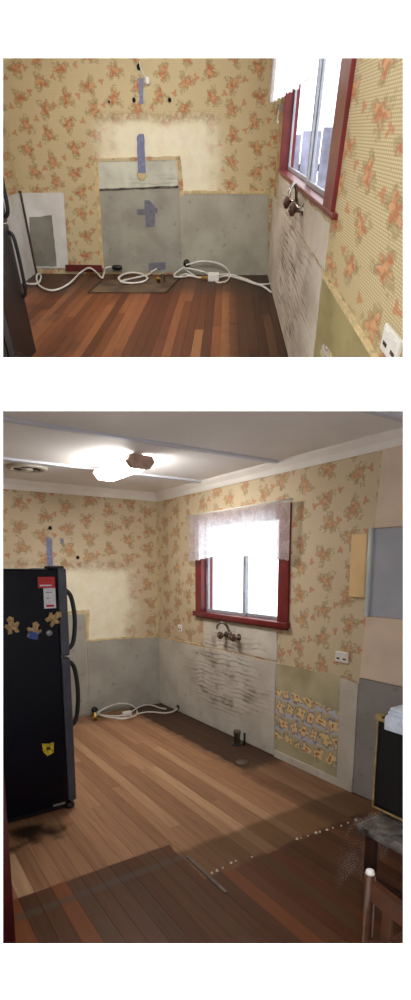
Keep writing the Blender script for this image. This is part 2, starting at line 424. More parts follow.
def base_of(mb):
    xs = [p.x for p in mb.v]; ys = [p.y for p in mb.v]; zs = [p.z for p in mb.v]
    return ((min(xs)+max(xs))/2, (min(ys)+max(ys))/2, min(zs))
def solo(name, mb, mat, label, cat, room=2, group=None): return tag(mk(name, mb, mat, room, loc=base_of(mb)), label, cat, group)
def struct(name, mb, mat, label, room=2): return tag(mk(name, mb, mat, room), label, kind='structure')
def ragged(poly, amp, step, rng):
    """subdivide a 2-D polygon and jitter it: torn edge"""
    out = []
    for i, p in enumerate(poly):
        q = poly[(i+1) % len(poly)]; L = math.hypot(q[0]-p[0], q[1]-p[1]); n = max(1, int(L/step))
        for k in range(n):
            t = k/n; j = amp if 0 < k else 0
            out.append((p[0]+(q[0]-p[0])*t+rng.uniform(-j, j), p[1]+(q[1]-p[1])*t+rng.uniform(-j, j)))
    return out
rng = random.Random(3)
def smooth(pts, n=6):
    pts = [Vector(p) for p in pts]; out = []
    for i in range(len(pts)-1):
        p0, p1, p2, p3 = pts[max(i-1, 0)], pts[i], pts[i+1], pts[min(i+2, len(pts)-1)]
        for k in range(n):
            t = k/n
            out.append(0.5*((2*p1)+(p2-p0)*t+(2*p0-5*p1+4*p2-p3)*t*t+(-p0+3*p1-3*p2+p3)*t**3))
    out.append(pts[-1]); return out

# ================================================================== WHITE FRONT WALL with two openings
D, TH = 1.05, 0.02
def ppt(px, py, d): return CAM+FWD*d+RIGHT*((px-CX)/FPX*d)+UP*((CY-py)/FPX*d)
def front_wall():
    mb = MB()
    zb = (CAM.z+FWD.z*D)/UP.z
    L_, R_, B_, T_ = -0.85, 2.75, -zb+0.002, 1.75
    def pt(a, b, d): return CAM+FWD*d+RIGHT*a+UP*b
    h = [[((x-CX)/FPX, (CY-y)/FPX) for x, y in ((3, b), (403, b), (403, t), (3, t))] for b, t in ((943.5, 411), (357.5, 58))]
    for d in (D, D+TH):
        q = [[(x*d*(1.0005 if d == D else 1.004), y*d) for x, y in hh] for hh in h]
        xs = [L_, q[0][0][0], q[0][1][0], R_]; ys = [B_, q[0][0][1], q[0][2][1], q[1][0][1], q[1][2][1], T_]
        vs = [pt(x, y, d) for y in ys for x in xs]
        fs = [(j*4+i, j*4+i+1, (j+1)*4+i+1, (j+1)*4+i) for j in range(5) for i in range(3) if not (i == 1 and j in (1, 3))]
        mb.add(vs, fs)
    n = 24
    for j in (1, 3):
        loop = [j*4+1, j*4+2, (j+1)*4+2, (j+1)*4+1]
        for k in range(4):
            a, b = loop[k], loop[(k+1) % 4]; mb.f.append([a, b, b+n, a+n]); mb.sm.append(False)
    outer = [0, 3, 23, 20]
    for k in range(4):
        a, b = outer[k], outer[(k+1) % 4]; mb.f.append([a, b, b+n, a+n]); mb.sm.append(False)
    return mb
struct('wall_front', front_wall(), 'page', 'plain white front wall with two rectangular openings, one above the other')

# ================================================================== LOWER KITCHEN : shell
HC = 2.42; YL = -2.7
XE = lambda y: CAM.x+FWD.x*D+RIGHT.x*((y-(CAM.y+FWD.y*D))/RIGHT.y)      # where the front wall stands
# window wall with its opening
WX0, WX1, WZ0, WZ1 = 0.915, 2.06, 1.16, 2.03
mb = MB()
mb.box(-0.12, WX0, 0, 0.12, -0.07, HC); mb.box(WX1, 5.2, 0, 0.12, -0.07, HC); mb.box(WX0, WX1, 0, 0.12, -0.07, WZ0); mb.box(WX0, WX1, 0, 0.12, WZ1, HC)
wall_w = struct('wall_right', mb, 'wp_w2', 'lower kitchen window wall with floral wallpaper above stained lower boards')
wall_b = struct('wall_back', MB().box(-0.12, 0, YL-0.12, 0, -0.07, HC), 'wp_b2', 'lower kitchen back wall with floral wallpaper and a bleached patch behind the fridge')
struct('wall_left', MB().box(0, 3.66, YL-0.12, YL, -0.07, HC), 'sideL2', 'lower kitchen side wall behind the dark fridge')
# ceiling, cut where the front wall's opening looks in, plus an added unseen soffit against sky light
def ctr(fw, t, z): p = Vector((CAM.x, CAM.y, 0))+Vector((FWD.x, FWD.y, 0)).normalized()*fw+RIGHT*t; return (p.x, p.y, z)
a, b = ctr(2.6, 1.6, HC), ctr(2.6, -1.66, HC)
struct('ceiling', MB().prism([(-0.12, 0.12), (a[0]+.08, 0.12), (a[0], a[1]), (b[0], b[1]), (b[0], YL-0.12), (-0.12, YL-0.12)], 2, HC, HC+0.03), 'ceil', 'pale ceiling sheets of the lower kitchen crossed by thin cover strips')
pl, pr = ppt(-30, 385, D+TH), ppt(403, 385, D+TH)
pl = CAM+FWD*(D+TH)+RIGHT*(-0.6)+UP*((CY-385)/FPX*(D+TH)); pr = CAM+FWD*(D+TH)+RIGHT*2.4+UP*((CY-385)/FPX*(D+TH))
a, b = Vector(ctr(2.6, 1.6, HC)), Vector(ctr(2.6, -1.66, HC)); up = Vector((0, 0, 0.012))
struct('ceiling', MB().add([a, b, pl, pr, a+up, b+up, pl+up, pr+up], [(0, 1, 2, 3), (7, 6, 5, 4), (0, 4, 5, 1), (1, 5, 6, 2), (2, 6, 7, 3), (3, 7, 4, 0)]), 'ceil', 'unseen sloping soffit added to keep sky light out between lower kitchen ceiling and white front wall')
# floor: sub-floor and single boards along x
sub = MB().prism([(0, 0), (XE(0)+.1, 0), (XE(YL)+.1, YL), (0, YL)], 2, -0.06, -0.025)
floor2 = struct('floor', sub, 'hole', 'lower kitchen timber floor, pale boards then a dark stained strip in front')
def zones2(g, x, y, wear, c, rough):
    e = (wear-0.5)*0.10
    pale = c
    dark = g.mix(0.82, c, g.ramp((g.rnd()*7.31).fract(), [(0.0, lin((44, 24, 17))), (0.35, lin((62, 31, 20))), (0.6, lin((78, 38, 22))), (0.8, lin((58, 34, 26))), (1.0, lin((126, 66, 34)))])); olive = g.mix(0.62, c, lin((80, 60, 36)))
    ragged_e = (g.noise(g.vec(x, y), 9, 3)-0.5)*0.10
    left = g.step(y+ragged_e*0.5, -1.44, -1.46)                        # left of the joint the stain starts earlier
    k_dark = g.m('MAXIMUM', g.step(x+e*0.3, 2.735, 2.75)*left, g.step(x+ragged_e, 3.10, 3.15))
    k_ol = g.step(x+e, 2.80, 2.86)*(1.0-left)
    c = g.mix(k_ol, pale, olive); c = g.mix(k_dark, c, dark)
    strip = g.step((x-2.89).abs(), 0.035, 0.015)*left
    c = g.mix(strip*0.6, c, lin((86, 78, 70)))
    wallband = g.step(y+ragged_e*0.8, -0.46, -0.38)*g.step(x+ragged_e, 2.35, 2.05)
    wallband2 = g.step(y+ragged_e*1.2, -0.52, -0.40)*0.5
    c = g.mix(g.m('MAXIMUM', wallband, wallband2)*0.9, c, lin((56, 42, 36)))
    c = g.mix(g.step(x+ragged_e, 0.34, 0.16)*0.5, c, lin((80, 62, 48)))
    dirt = g.step(x, 2.0, 2.1)*g.step(x+ragged_e*3, 2.34, 2.2)*g.step(y+ragged_e*3, -1.82, -1.95)*g.step(wear, 0.42, 0.55)
    c = g.mix(dirt*0.95, c, lin((40, 28, 22)))
    r = 0.55-k_dark*0.12
    return c, r
pale_stops = [(0.0, lin((150, 110, 82))), (0.3, lin((160, 120, 90))), (0.6, lin((168, 126, 94))), (0.88, lin((176, 136, 104))), (1.0, lin((200, 164, 128)))]
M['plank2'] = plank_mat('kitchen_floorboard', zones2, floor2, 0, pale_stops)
def unit_plank():
    mb = MB().box(-0.5, 0.5, -0.5, 0.5, -0.5, 0.5)
    me = bpy.data.meshes.new('floorboard')
    b = 0.5
    vs = [(-b, -b, -b), (b, -b, -b), (b, b, -b), (-b, b, -b), (-b, -b, .44), (b, -b, .44), (b, b, .44), (-b, b, .44), (-b, -b+.008, b), (b, -b+.008, b), (b, b-.008, b), (-b, b-.008, b)]
    fs = [(0, 3, 2, 1), (0, 1, 5, 4), (1, 2, 6, 5), (2, 3, 7, 6), (3, 0, 4, 7), (4, 5, 9, 8), (5, 6, 10, 9), (6, 7, 11, 10), (7, 4, 8, 11), (8, 9, 10, 11)]
    me.from_pydata(vs, [], fs); return me
pm2 = unit_plank(); pm2.materials.append(M['plank2'])
def plank(me, parent, loc, scl, rotz=0):
    o = bpy.data.objects.new('floorboard', me); COL.objects.link(o); o.parent = parent; o.location = loc; o.scale = scl; o.rotation_euler = (0, 0, rotz)
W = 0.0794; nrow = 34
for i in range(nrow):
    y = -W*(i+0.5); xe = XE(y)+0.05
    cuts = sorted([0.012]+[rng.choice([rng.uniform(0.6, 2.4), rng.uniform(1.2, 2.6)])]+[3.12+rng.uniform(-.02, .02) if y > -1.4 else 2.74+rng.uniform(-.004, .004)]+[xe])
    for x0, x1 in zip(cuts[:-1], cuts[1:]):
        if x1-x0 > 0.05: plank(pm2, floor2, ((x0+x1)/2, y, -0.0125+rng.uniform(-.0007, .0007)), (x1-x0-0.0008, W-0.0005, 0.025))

# lining boards on the walls, each a piece of its own
def wpoly(px): return [(win(x, y).x, win(x, y).z) for x, y in px]
def lining_w(poly, off, mat, name='lining_board', label=None, tear=0.0):
    if tear: poly = ragged(poly, tear, 0.05, rng)
    return mk(name, MB().prism(poly, 1, -off, 0.002), mat, 2, wall_w, label=label)
lining_w([(0.012, 0.01), (2.04, 0.01), (2.04, 0.815), (1.5, 0.812), (0.8, 0.80), (0.012, 0.80)], 0.012, 'pale2', label='pale lower board smeared with brown adhesive streaks')
lining_w([(0.93, 0.825), (2.045, 0.835), (2.04, 1.09), (0.95, 1.09)], 0.006, 'pale2b', label='pale splashback patch around the taps', tear=0.008)
lining_w([(2.045, 0.01), (2.735, 0.01), (2.735, 0.835), (2.4, 0.82), (2.045, 0.815)], 0.010, 'olive2', label='stained olive board', tear=0.003)
lining_w([(2.05, 0.185), (2.73, 0.135), (2.735, 0.57), (2.5, 0.585), (2.2, 0.60), (2.055, 0.59)], 0.013, 'print2', 'vinyl_sheet', 'sheet printed with tan flowers and blue bands', tear=0.008)
lining_w([(2.74, 0.01), (2.885, 0.01), (2.89, 0.80), (2.735, 0.82)], 0.014, 'paleg2', label='pale bare edge board')
lining_w([(2.05, 0.0), (2.88, 0.0), (2.88, 0.055), (2.05, 0.06)], 0.018, 'paleg2', 'skirting_strip')
lining_w([(2.955, 1.855), (4.2, 1.855), (4.2, 2.335), (2.985, 2.335)], 0.012, 'pinkbeige', label='pink-beige top sheet')
lining_w([(2.93, 1.285), (4.2, 1.285), (4.2, 1.85), (2.945, 1.85)], 0.016, 'bluegrey', label='blue-grey sheet')
lining_w([(2.90, 0.855), (4.2, 0.86), (4.2, 1.28), (2.925, 1.28)], 0.013, 'pinkbeige', label='pink-beige middle sheet')
lining_w([(2.895, 0.01), (4.2, 0.01), (4.2, 0.85), (2.90, 0.848)], 0.016, 'greylow2', label='grey bottom sheet')
mk('cover_strip', MB().box(2.925, 2.95, -0.035, 0, 1.28, 1.86, 0.004), 'palegreen', 2, wall_w, label='pale vertical edge strip')
mk('hanging_panel', MB().box(2.785, 2.915, -0.030, 0, 1.405, 1.825, 0.004), 'cream', 2, wall_w, label='small cream panel beside the blue-grey sheet')
# ragged paper edge over the dado
lining_w([(0.02, 0.80), (0.90, 0.808), (0.90, 0.826), (0.02, 0.815)], 0.014, 'paper', 'torn_paper_edge', tear=0.004)
def bpoly(px): return [(bak(x, y).y, bak(x, y).z) for x, y in px]
def lining_b(poly, off, mat, name='lining_board', label=None, tear=0.0):
    if tear: poly = ragged(poly, tear, 0.05, rng)
    return mk(name, MB().prism(poly, 0, -0.002, off), mat, 2, wall_b, label=label)
lining_b([(-0.89, 0.01), (-0.012, 0.01), (-0.012, 0.805), (-0.4, 0.812), (-0.89, 0.822)], 0.010, 'grey2', label='grey lower board in the corner')
lining_b([(-1.9, 0.01), (-0.895, 0.01), (-0.905, 1.12), (-1.9, 1.12)], 0.006, 'grey2', label='grey board behind the removed stove')
lining_b([(-0.905, 0.84), (-0.87, 0.83), (-0.85, 1.16), (-1.9, 1.16), (-1.9, 1.125), (-0.895, 1.125)], 0.012, 'paper', 'torn_paper_edge', 'torn cream paper edge around the stove recess', 0.006)
lining_b([(-0.87, 0.822), (-0.03, 0.806), (-0.03, 0.824), (-0.5, 0.835), (-0.87, 0.84)], 0.014, 'paper', 'torn_paper_edge', tear=0.004)
mk('corner_strip', MB().box(0.0, 0.014, -0.016, 0, 0.8, 2.33), 'paper', 2, wall_b)

# cornices and ceiling strips
prof = lambda s: [(0.0, HC), (0.0, HC-0.085), (s*0.012, HC-0.085), (s*0.03, HC-0.045), (s*0.065, HC-0.014), (s*0.075, HC)]
struct('trim_1', MB().prism([(p, z) for p, z in prof(-1)], 0, 0.0, 3.85), 'cornice', 'white cove cornice along the lower kitchen window wall')
struct('trim_2', MB().prism([(p, z) for p, z in prof(1)], 1, YL, -0.01), 'cornice', 'white cove cornice along the lower kitchen back wall')
for k, x in enumerate((0.99, 2.05, 3.28)):
    y0 = YL if x < 1.9 else (-2.5 if x < 2.2 else -0.72)
    struct('trim_%d' % (3+k), MB().box(x-0.022, x+0.022, y0, -0.06, HC-0.018, HC), 'strip',
           ['ceiling cover strip nearest the back wall', 'ceiling cover strip on the near side of the glowing lamp', 'ceiling cover strip nearest the white front wall'][k])
# nib wall with the maroon jamb at the left edge
p = flo(16, 941)
tr = struct('trim_6', MB().box(p.x-0.10, p.x, YL, p.y, 0, HC-0.02, 0.004), 'redd', 'dark maroon door jamb at the left edge of the lower kitchen')

# ------------------------------------------------------------------ window of either kitchen (room, axis along the wall)
def window(name, label, room, ax, a0, a1, z0, z1, mull, sgn, fw=(0.12, 0.12), horn=0.015, hs=1.0, sd=0.05, st=0.04):
    """opening a0..a1 along axis ax; sgn = direction into the room on the other axis"""
    def bx(mb, p0, p1, q0, q1, z0, z1, b=0.003):
        return mb.box(p0, p1, q0*sgn, q1*sgn, z0, z1, b) if ax == 0 else mb.box(q0*sgn, q1*sgn, p0, p1, z0, z1, b)
    loc = ((a0+a1)/2, 0, z0) if ax == 0 else (0, (a0+a1)/2, z0)
    w = thing(name, label, None, loc, room, kind='structure')
    fl_, fr_ = fw
    mk('jamb', bx(MB(), a0-fl_, a0+0.008, -0.123, 0.022, z0, z1+0.07), 'red', room, w)
    mk('jamb', bx(MB(), a1-0.008, a1+fr_, -0.123, 0.022, z0, z1+0.07), 'red', room, w)
    mk('frame_head', bx(MB(), a0+0.008, a1-0.008, -0.123, 0.020, z1-0.008, z1+0.07), 'red', room, w)
    mk('sill', bx(MB(), a0-fl_-horn, a1+fr_+horn, -0.123, sd, z0-st, z0+0.006, 0.006), 'red', room, w)
    mk('apron', bx(MB(), a0-fl_, a1+fr_, 0.0, 0.016, z0-st*1.45, z0-st-0.001), 'red', room, w)
    s = 0.035*hs
    for k, (p0, p1, q) in enumerate(((a0+0.009, mull+s*0.6, -0.05), (mull-s*0.6, a1-0.009, -0.075))):
        sash = MB(); bx(sash, p0, p0+s, q-0.01, q+0.01, z0+0.007, z1-0.009); bx(sash, p1-s, p1, q-0.01, q+0.01, z0+0.007, z1-0.009)
        bx(sash, p0+s, p1-s, q-0.01, q+0.01, z0+0.007, z0+0.035); bx(sash, p0+s, p1-s, q-0.01, q+0.01, z1-0.035, z1-0.009)
        so = mk('sash', sash, 'alu', room, w)
        gp = MB(); bx(gp, p0+s, p1-s, q-0.002, q+0.002, z0+0.035, z1-0.035, 0); mk('pane', gp, 'glass', room, so)
    return w
window('window_1', 'maroon framed sliding window glaring white in the lower kitchen', 2, 0, WX0, WX1, WZ0, WZ1, 1.53, -1, fw=(0.10, 0.11))

# lace valance
def valance(name, label, mat, room, ax, a0, a1, z0, z1, off, sgn, nf, amp, scal, seed):
    r = random.Random(seed); nu, nv = 120, 14; vs = []; fs = []
    ph = [r.uniform(0, 6) for _ in range(4)]
    for i in range(nu+1):
        t = i/nu; a = a0+(a1-a0)*t
        w = math.sin(t*nf*6.283+ph[0])+0.5*math.sin(t*nf*15+ph[1])
        zb = z0+scal(t)+0.012*abs(math.sin(t*nf*9+ph[2]))
        for j in range(nv+1):
            s = j/nv; z = z1+(zb-z1)*s
            q = (off+amp*w*(0.25+0.75*s))*sgn
            vs.append((a, q, z) if ax == 0 else (q, a, z))
    for i in range(nu):
        for j in range(nv): k = i*(nv+1)+j; fs.append((k, k+1, k+nv+2, k+nv+1))
    t = thing(name, label, 'curtain', ((a0+a1)/2, off*sgn, z0) if ax == 0 else (off*sgn, (a0+a1)/2, z0), room)
    mk('lace_fabric', MB().add(vs, fs, True), mat, room, t)
    rod = [(a0-0.02, off*sgn, z1), (a1+0.02, off*sgn, z1)] if ax == 0 else [(off*sgn, a0-0.02, z1), (off*sgn, a1+0.02, z1)]
    mk('curtain_rod', MB().tube(rod, 0.008, 8), 'plastic_w', room, t)
    return t
valance('lace_curtain', 'white lace valance across the lower kitchen window', 'lace2', 2, 0, 0.74, 2.23, 1.65, 2.11, 0.075, -1, 9, 0.014, lambda t: 0.0+0.05*math.sin(t*3.14), 5)

# ------------------------------------------------------------------ lower kitchen: ceiling lamp
def ceiling_lamp(room, c, L, wd_, hz, label, mat):
    x, y = c; t = thing('ceiling_lamp', label, 'lamp', (x, y, hz-0.12), room)
    mk('base_plate', MB().box(x-L*.42, x+L*.42, y-wd_*0.22, y+wd_*0.22, hz-0.045, hz-0.001, 0.004), 'plastic_w', room, t)
    prof_ = [(y-wd_*0.42, hz-0.046), (y-wd_*0.5, hz-0.065), (y-wd_*0.32, hz-0.105), (y+wd_*0.32, hz-0.105), (y+wd_*0.5, hz-0.065), (y+wd_*0.42, hz-0.046)]
    mk('diffuser', MB().prism(prof_, 0, x-L/2+0.03, x+L/2-0.06), mat, room, t)
    pe = [(y-wd_*0.44, hz-0.020), (y-wd_*0.53, hz-0.062), (y-wd_*0.34, hz-0.110), (y+wd_*0.34, hz-0.110), (y+wd_*0.53, hz-0.062), (y+wd_*0.44, hz-0.020)]
    mk('end_cap', MB().prism(pe, 0, x+L/2-0.06, x+L/2), 'wood_lamp', room, t, label='brown lamp end cap')
    mk('end_cap', MB().prism(pe, 0, x-L/2, x-L/2+0.03), 'wood_lamp', room, t, label='brown lamp end cap')
    return t
ceiling_lamp(2, (1.40, -1.07), 0.68, 0.20, HC, 'glowing box lamp with brown end on the lower kitchen ceiling', 'lamp2')
# round ceiling rose with open slots
c = on(2, 27, 467, 2, HC); t = thing('ceiling_vent', 'round pale vent with dark slots on the ceiling near the lamp', 'vent', (c.x, c.y, HC-0.03))
mk('rim', MB().lathe((c.x, c.y, HC), (0, 0, -1), [(0.165, 0.0), (0.165, 0.010), (0.145, 0.022), (0.115, 0.022), (0.11, 0.012)], 28), 'rose', 2, t)
mk('slot_plate', MB().lathe((c.x, c.y, HC), (0, 0, -1), [(0.108, 0.004), (0.108, 0.016)], 24), 'hole', 2, t, label='dark open slots')
mk('hub', MB().lathe((c.x, c.y, HC), (0, 0, -1), [(0.045, 0.004), (0.045, 0.026), (0.02, 0.032)], 16), 'rose', 2, t)
for k in range(4):
    an = k*math.pi/2+0.3; d = Vector((math.cos(an), math.sin(an), 0)); n = Vector((-d.y, d.x, 0))
    p0 = Vector((c.x, c.y, HC-0.012))
    mk('spoke', MB().tube([p0+d*0.04, p0+d*0.118], 0.008, 6), 'rose', 2, t)

# ------------------------------------------------------------------ lower kitchen: fridge
FX, FY0, FYD, FH = 2.0, -2.46, -1.80, 1.595
f = thing('fridge', 'tall navy-black fridge with magnets standing at the left of the lower kitchen', 'fridge', (1.66, -2.1, 0))
mk('body', MB().box(1.32, FX, FY0, FYD, 0.04, FH, 0.012), 'fridge', 2, f)
mk('plinth', MB().box(1.34, FX-0.02, FY0+0.02, FYD-0.02, 0.012, 0.05), 'black', 2, f)
def sidez(py): return on(2, 66, py, 0, FX).z
zs = sidez(657)
for z0, z1 in ((0.055, zs-0.006), (zs+0.006, FH+0.004)):
    d = mk('door', MB().box(1.322, FX-0.002, FYD+0.004, FYD+0.062, z0, z1, 0.012), 'fridgegrey', 2, f, label='graphite door seen edge-on')
    if z0 > 0.5: hz0, hz1 = z0+0.03, min(z1-0.09, z0+0.42)
    else: hz0, hz1 = z1-0.47, z1-0.03
    pts = smooth([(FX-0.05, FYD+0.06, hz0), (FX-0.05, FYD+0.10, hz0+0.05), (FX-0.05, FYD+0.118, (hz0+hz1)/2), (FX-0.05, FYD+0.10, hz1-0.05), (FX-0.05, FYD+0.06, hz1)], 6)
    h = mk('handle', MB().tube(pts, 0.015, 8), 'black', 2, d, label='bowed black handle')
mk('hinge_cap', MB().box(1.9, FX-0.01, FYD-0.05, FYD+0.05, FH, FH+0.018, 0.006), 'black', 2, f)
for x in (1.38, FX-0.05):
    for y in (FY0+0.06, FYD+0.02): mk('foot', MB().lathe((x, y, 0), (0, 0, 1), [(0.035, 0), (0.04, 0.012), (0.03, 0.04)], 12), 'black', 2, f)
mk('badge', MB().box(FX-0.001, FX+0.003, FYD-0.10, FYD-0.02, 0.05, 0.065, 0.001), 'silver', 2, f)
# things stuck to the fridge side
def fs(px, py): q = on(2, px, py, 0, FX); return q.y, q.z
y0, z1 = fs(37.5, 577); y1, z0 = fs(56, 608); zm = fs(46, 588)[1]
lf = thing('leaflet', 'red-topped white leaflet on the dark fridge side', 'leaflet', (FX+.002, (y0+y1)/2, z0))
mk('header', MB().box(FX+0.001, FX+0.004, y0, y1, zm, z1), 'card_r', 2, lf, label='red header')
mk('sheet', MB().box(FX+0.001, FX+0.0035, y0+0.03, y1, z0, zm-0.001), 'card_w', 2, lf)
for k in range(3):
    mk('printed_line', MB().box(FX+0.0035, FX+0.0042, y0+0.045, y1-0.02-0.02*k, zm-0.03-0.035*k, zm-0.024-0.035*k), 'silver', 2, lf)
mk('printed_line', MB().box(FX+0.004, FX+0.0046, y0+0.01, y1-0.02, zm+0.012, zm+0.02), 'card_w', 2, lf)
mk('printed_line', MB().box(FX+0.0035, FX+0.0042, y1-0.06, y1-0.012, z0+0.008, z0+0.022), 'card_r', 2, lf)
def figure_magnet(px, py, ang, label, extra=None):
    y, z = fs(px, py); t = thing('fridge_magnet', label, 'magnet', (FX+0.001, y, z), group='figure magnets on the fridge')
    mbb = MB()
    def rot(a, b): return (y+a*math.cos(ang)-b*math.sin(ang), z+a*math.sin(ang)+b*math.cos(ang))
    outline = [(-.012, -.05), (-.034, -.048), (-.030, -.02), (-.045, .0), (-.035, .012), (-.016, .006), (-.016, .022), (-.022, .04), (.0, .055), (.022, .04), (.016, .022), (.018, .004), (.04, .014), (.045, .0), (.028, -.02), (.032, -.05), (.012, -.05), (.0, -.02)]
    mbb.prism([rot(a, b) for a, b in outline], 0, FX+0.001, FX+0.011); mk('body', mbb, 'tan', 2, t)
    if extra: mk('shirt', MB().prism([rot(a, b) for a, b in ((-.03, -.055), (.03, -.055), (.028, -.01), (-.028, -.01))], 0, FX+0.001, FX+0.013), extra, 2, t)
figure_magnet(11.5, 625, 0.2, 'tan figure magnet at the left edge of the fridge side')
figure_magnet(34, 630, -0.3, 'tan and blue figure magnet between the other figure magnets', 'blue')
figure_magnet(54, 618, -0.9, 'tan figure magnet lying sideways under the leaflet')
y, z = fs(49, 633)
solo('fridge_magnet', MB().lathe((FX+0.001, y, z), (1, 0, 0), [(0.02, 0), (0.02, 0.006), (0.014, 0.010)], 14), 'silver', 'small round silver magnet on the fridge side', 'magnet')
y, z = fs(48.5, 749)
st = thing('sticker', 'yellow badge-shaped sticker low on the fridge side', 'sticker', (FX+.001, y, z))
mk('badge_shape', MB().prism([(y-.035, z-.01), (y-.01, z-.045), (y+.03, z-.03), (y+.035, z+.04), (y+.005, z+.035), (y-.04, z+.045)], 0, FX+0.001, FX+0.004), 'yellow', 2, st)
mk('dark_print', MB().box(FX+0.004, FX+0.005, y-.015, y+.012, z-.005, z+.015), 'black', 2, st)

# ------------------------------------------------------------------ lower kitchen: back wall bits
p0, p1 = bak(46, 538), bak(53, 563)
solo('tape_strip', MB().prism(ragged([(p0.y, p1.z-.05), (p1.y, p1.z-.05), (p1.y, p0.z), (p0.y, p0.z+.01)], .003, .03, rng), 0, 0.0, 0.004), 'tape', 'blue-grey tape strip on lower back wall above the fridge', 'tape')
for px, py, lab in ((77.5, 557.5, 'small dark wall plug right of the blue tape on lower wall'), (50, 528, 'small dark wall plug at the top of lower blue tape')):
    q = bak(px, py); solo('wall_plug', MB().lathe((0, q.y, q.z), (1, 0, 0), [(0.016, 0), (0.018, 0.008), (0.010, 0.016)], 10), 'hole', lab, 'plug')
q = bak(62, 541); t = thing('wall_hook', 'grey metal hook on the lower back wall above the fridge', 'hook', (0, q.y, q.z))
mk('plate', MB().box(0, 0.006, q.y-.02, q.y+.02, q.z-.03, q.z+.03, .002), 'silver', 2, t)
mk('hook', MB().tube(smooth([(0.004, q.y, q.z+.02), (0.03, q.y, q.z), (0.035, q.y+.01, q.z-.04), (0.02, q.y+.02, q.z-.05)], 5), 0.006, 6), 'silver', 2, t)

# ------------------------------------------------------------------ power points
def outlet(room, ax, a, z, s, label, sgn, w=0.115):
    def bx(mb, p0, p1, q0, q1, z0, z1, b=0.0): return mb.box(p0, p1, q0*sgn, q1*sgn, z0, z1, b) if ax == 0 else mb.box(q0*sgn, q1*sgn, p0, p1, z0, z1, b)
    t = thing('power_point', label, 'power point', (a, 0, z) if ax == 0 else (0, a, z), room)
    mk('plate', bx(MB(), a-w*s/2, a+w*s/2, 0.0, 0.014, z-.038*1.0, z+.038*1.0, 0.004), 'plastic_w', room, t)
    for k in (-1, 1):
        mk('switch', bx(MB(), a+k*w*s*.25-.012*s, a+k*w*s*.25+.012*s, 0.014, 0.019, z+.012, z+.028, .001), 'plastic_w', room, t)
        mk('socket', bx(MB(), a+k*w*s*.25-.014*s, a+k*w*s*.25+.014*s, 0.0138, 0.0146, z-.018, z-.006, 0), 'timber', room, t)
q = win(342.5, 657); outlet(2, 0, q.x, q.z, 1.0, 'white power point on wallpaper above the floral vinyl sheet', -1)
q = win(180.5, 628); outlet(2, 0, q.x, q.z, 0.8, 'white power point left of the lower kitchen window', -1, 0.09)

# ------------------------------------------------------------------ taps
def taps(room, ax, a, z, sgn, label, sa, sz, so):
    def P(p, q, zz): return (a+p*sa, q*sgn*so, z+zz*sz) if ax == 0 else (q*sgn*so, a+p*sa, z+zz*sz)
    axis = (0, sgn, 0) if ax == 0 else (sgn, 0, 0)
    t = thing('kitchen_taps', label, 'taps', P(0, 0, 0), room)
    for k in (-1, 1):
        mk('valve', MB().lathe(P(k*0.1, 0, 0), axis, [(.032*sz, 0), (.034*sz, .008), (.016*sz, .02), (.016*sz, .055*so)], 14), 'chrome', room, t)
        kn = mk('knob', MB().lathe(P(k*0.1, 0.055, 0), axis, [(.020*sz, 0), (.036*sz, .010*so), (.038*sz, .028*so), (.028*sz, .038*so)], 10), 'knob', room, t, label='brown tap knob')
        mk('knob_cap', MB().lathe(P(k*0.1, 0.093, 0), axis, [(.018*sz, 0), (.014*sz, .008)], 10), 'chrome', room, kn)
    mk('bridge', MB().tube([P(-.1, .03, 0), P(-.03, .035, .015), P(0, .035, .02), P(.03, .035, .015), P(.1, .03, 0)], .012*sz, 8), 'chrome', room, t)
    mk('spout', MB().tube(smooth([P(0, .035, .02), P(-.03, .045, .085), P(-.07, .07, .125), P(-.105, .10, .10), P(-.11, .105, .06)], 6), .011*sz, 8), 'chrome', room, t, label='upward swan-neck spout')
    mk('spout_collar', MB().lathe(P(0, .035, .012), (0, 0, 1), [(.02*sz, 0), (.02*sz, .02*sz), (.013*sz, .03*sz)], 10), 'chrome', room, t)
q = win(233, 637); taps(2, 0, q.x, q.z+.01, -1, 'brown-knobbed wall taps with raised spout under lower window', 1.0, 1.0, 1.0)

# pipe stub by the wall base
q = win(237, 740, 0.10); t = thing('pipe_stub', 'dark capped waste pipe standing up beside the lower window wall', 'pipe', (q.x, -0.10, 0))
mk('pipe', MB().lathe((q.x, -0.10, 0), (0, 0, 1), [(.028, 0), (.028, .10), (.034, .10), (.034, .13), (.03, .135)], 14), 'grime', 2, t)
mk('flange', MB().lathe((q.x, -0.10, 0), (0, 0, 1), [(.05, 0), (.048, .008), (.03, .012)], 16), 'black', 2, t)
mk('inlet', MB().tube([(q.x+.06, -.06, 0.0), (q.x+.06, -.06, .12)], .010, 8), 'black', 2, t)
q = flo(242, 762, .004); solo('drain_ring', MB().lathe((q.x, q.y, 0.0), (0, 0, 1), [(.055, 0), (.055, .006), (.04, .008), (.035, .003)], 20), 'grime', 'flat grey ring on floor in front of the lower pipe', 'ring')

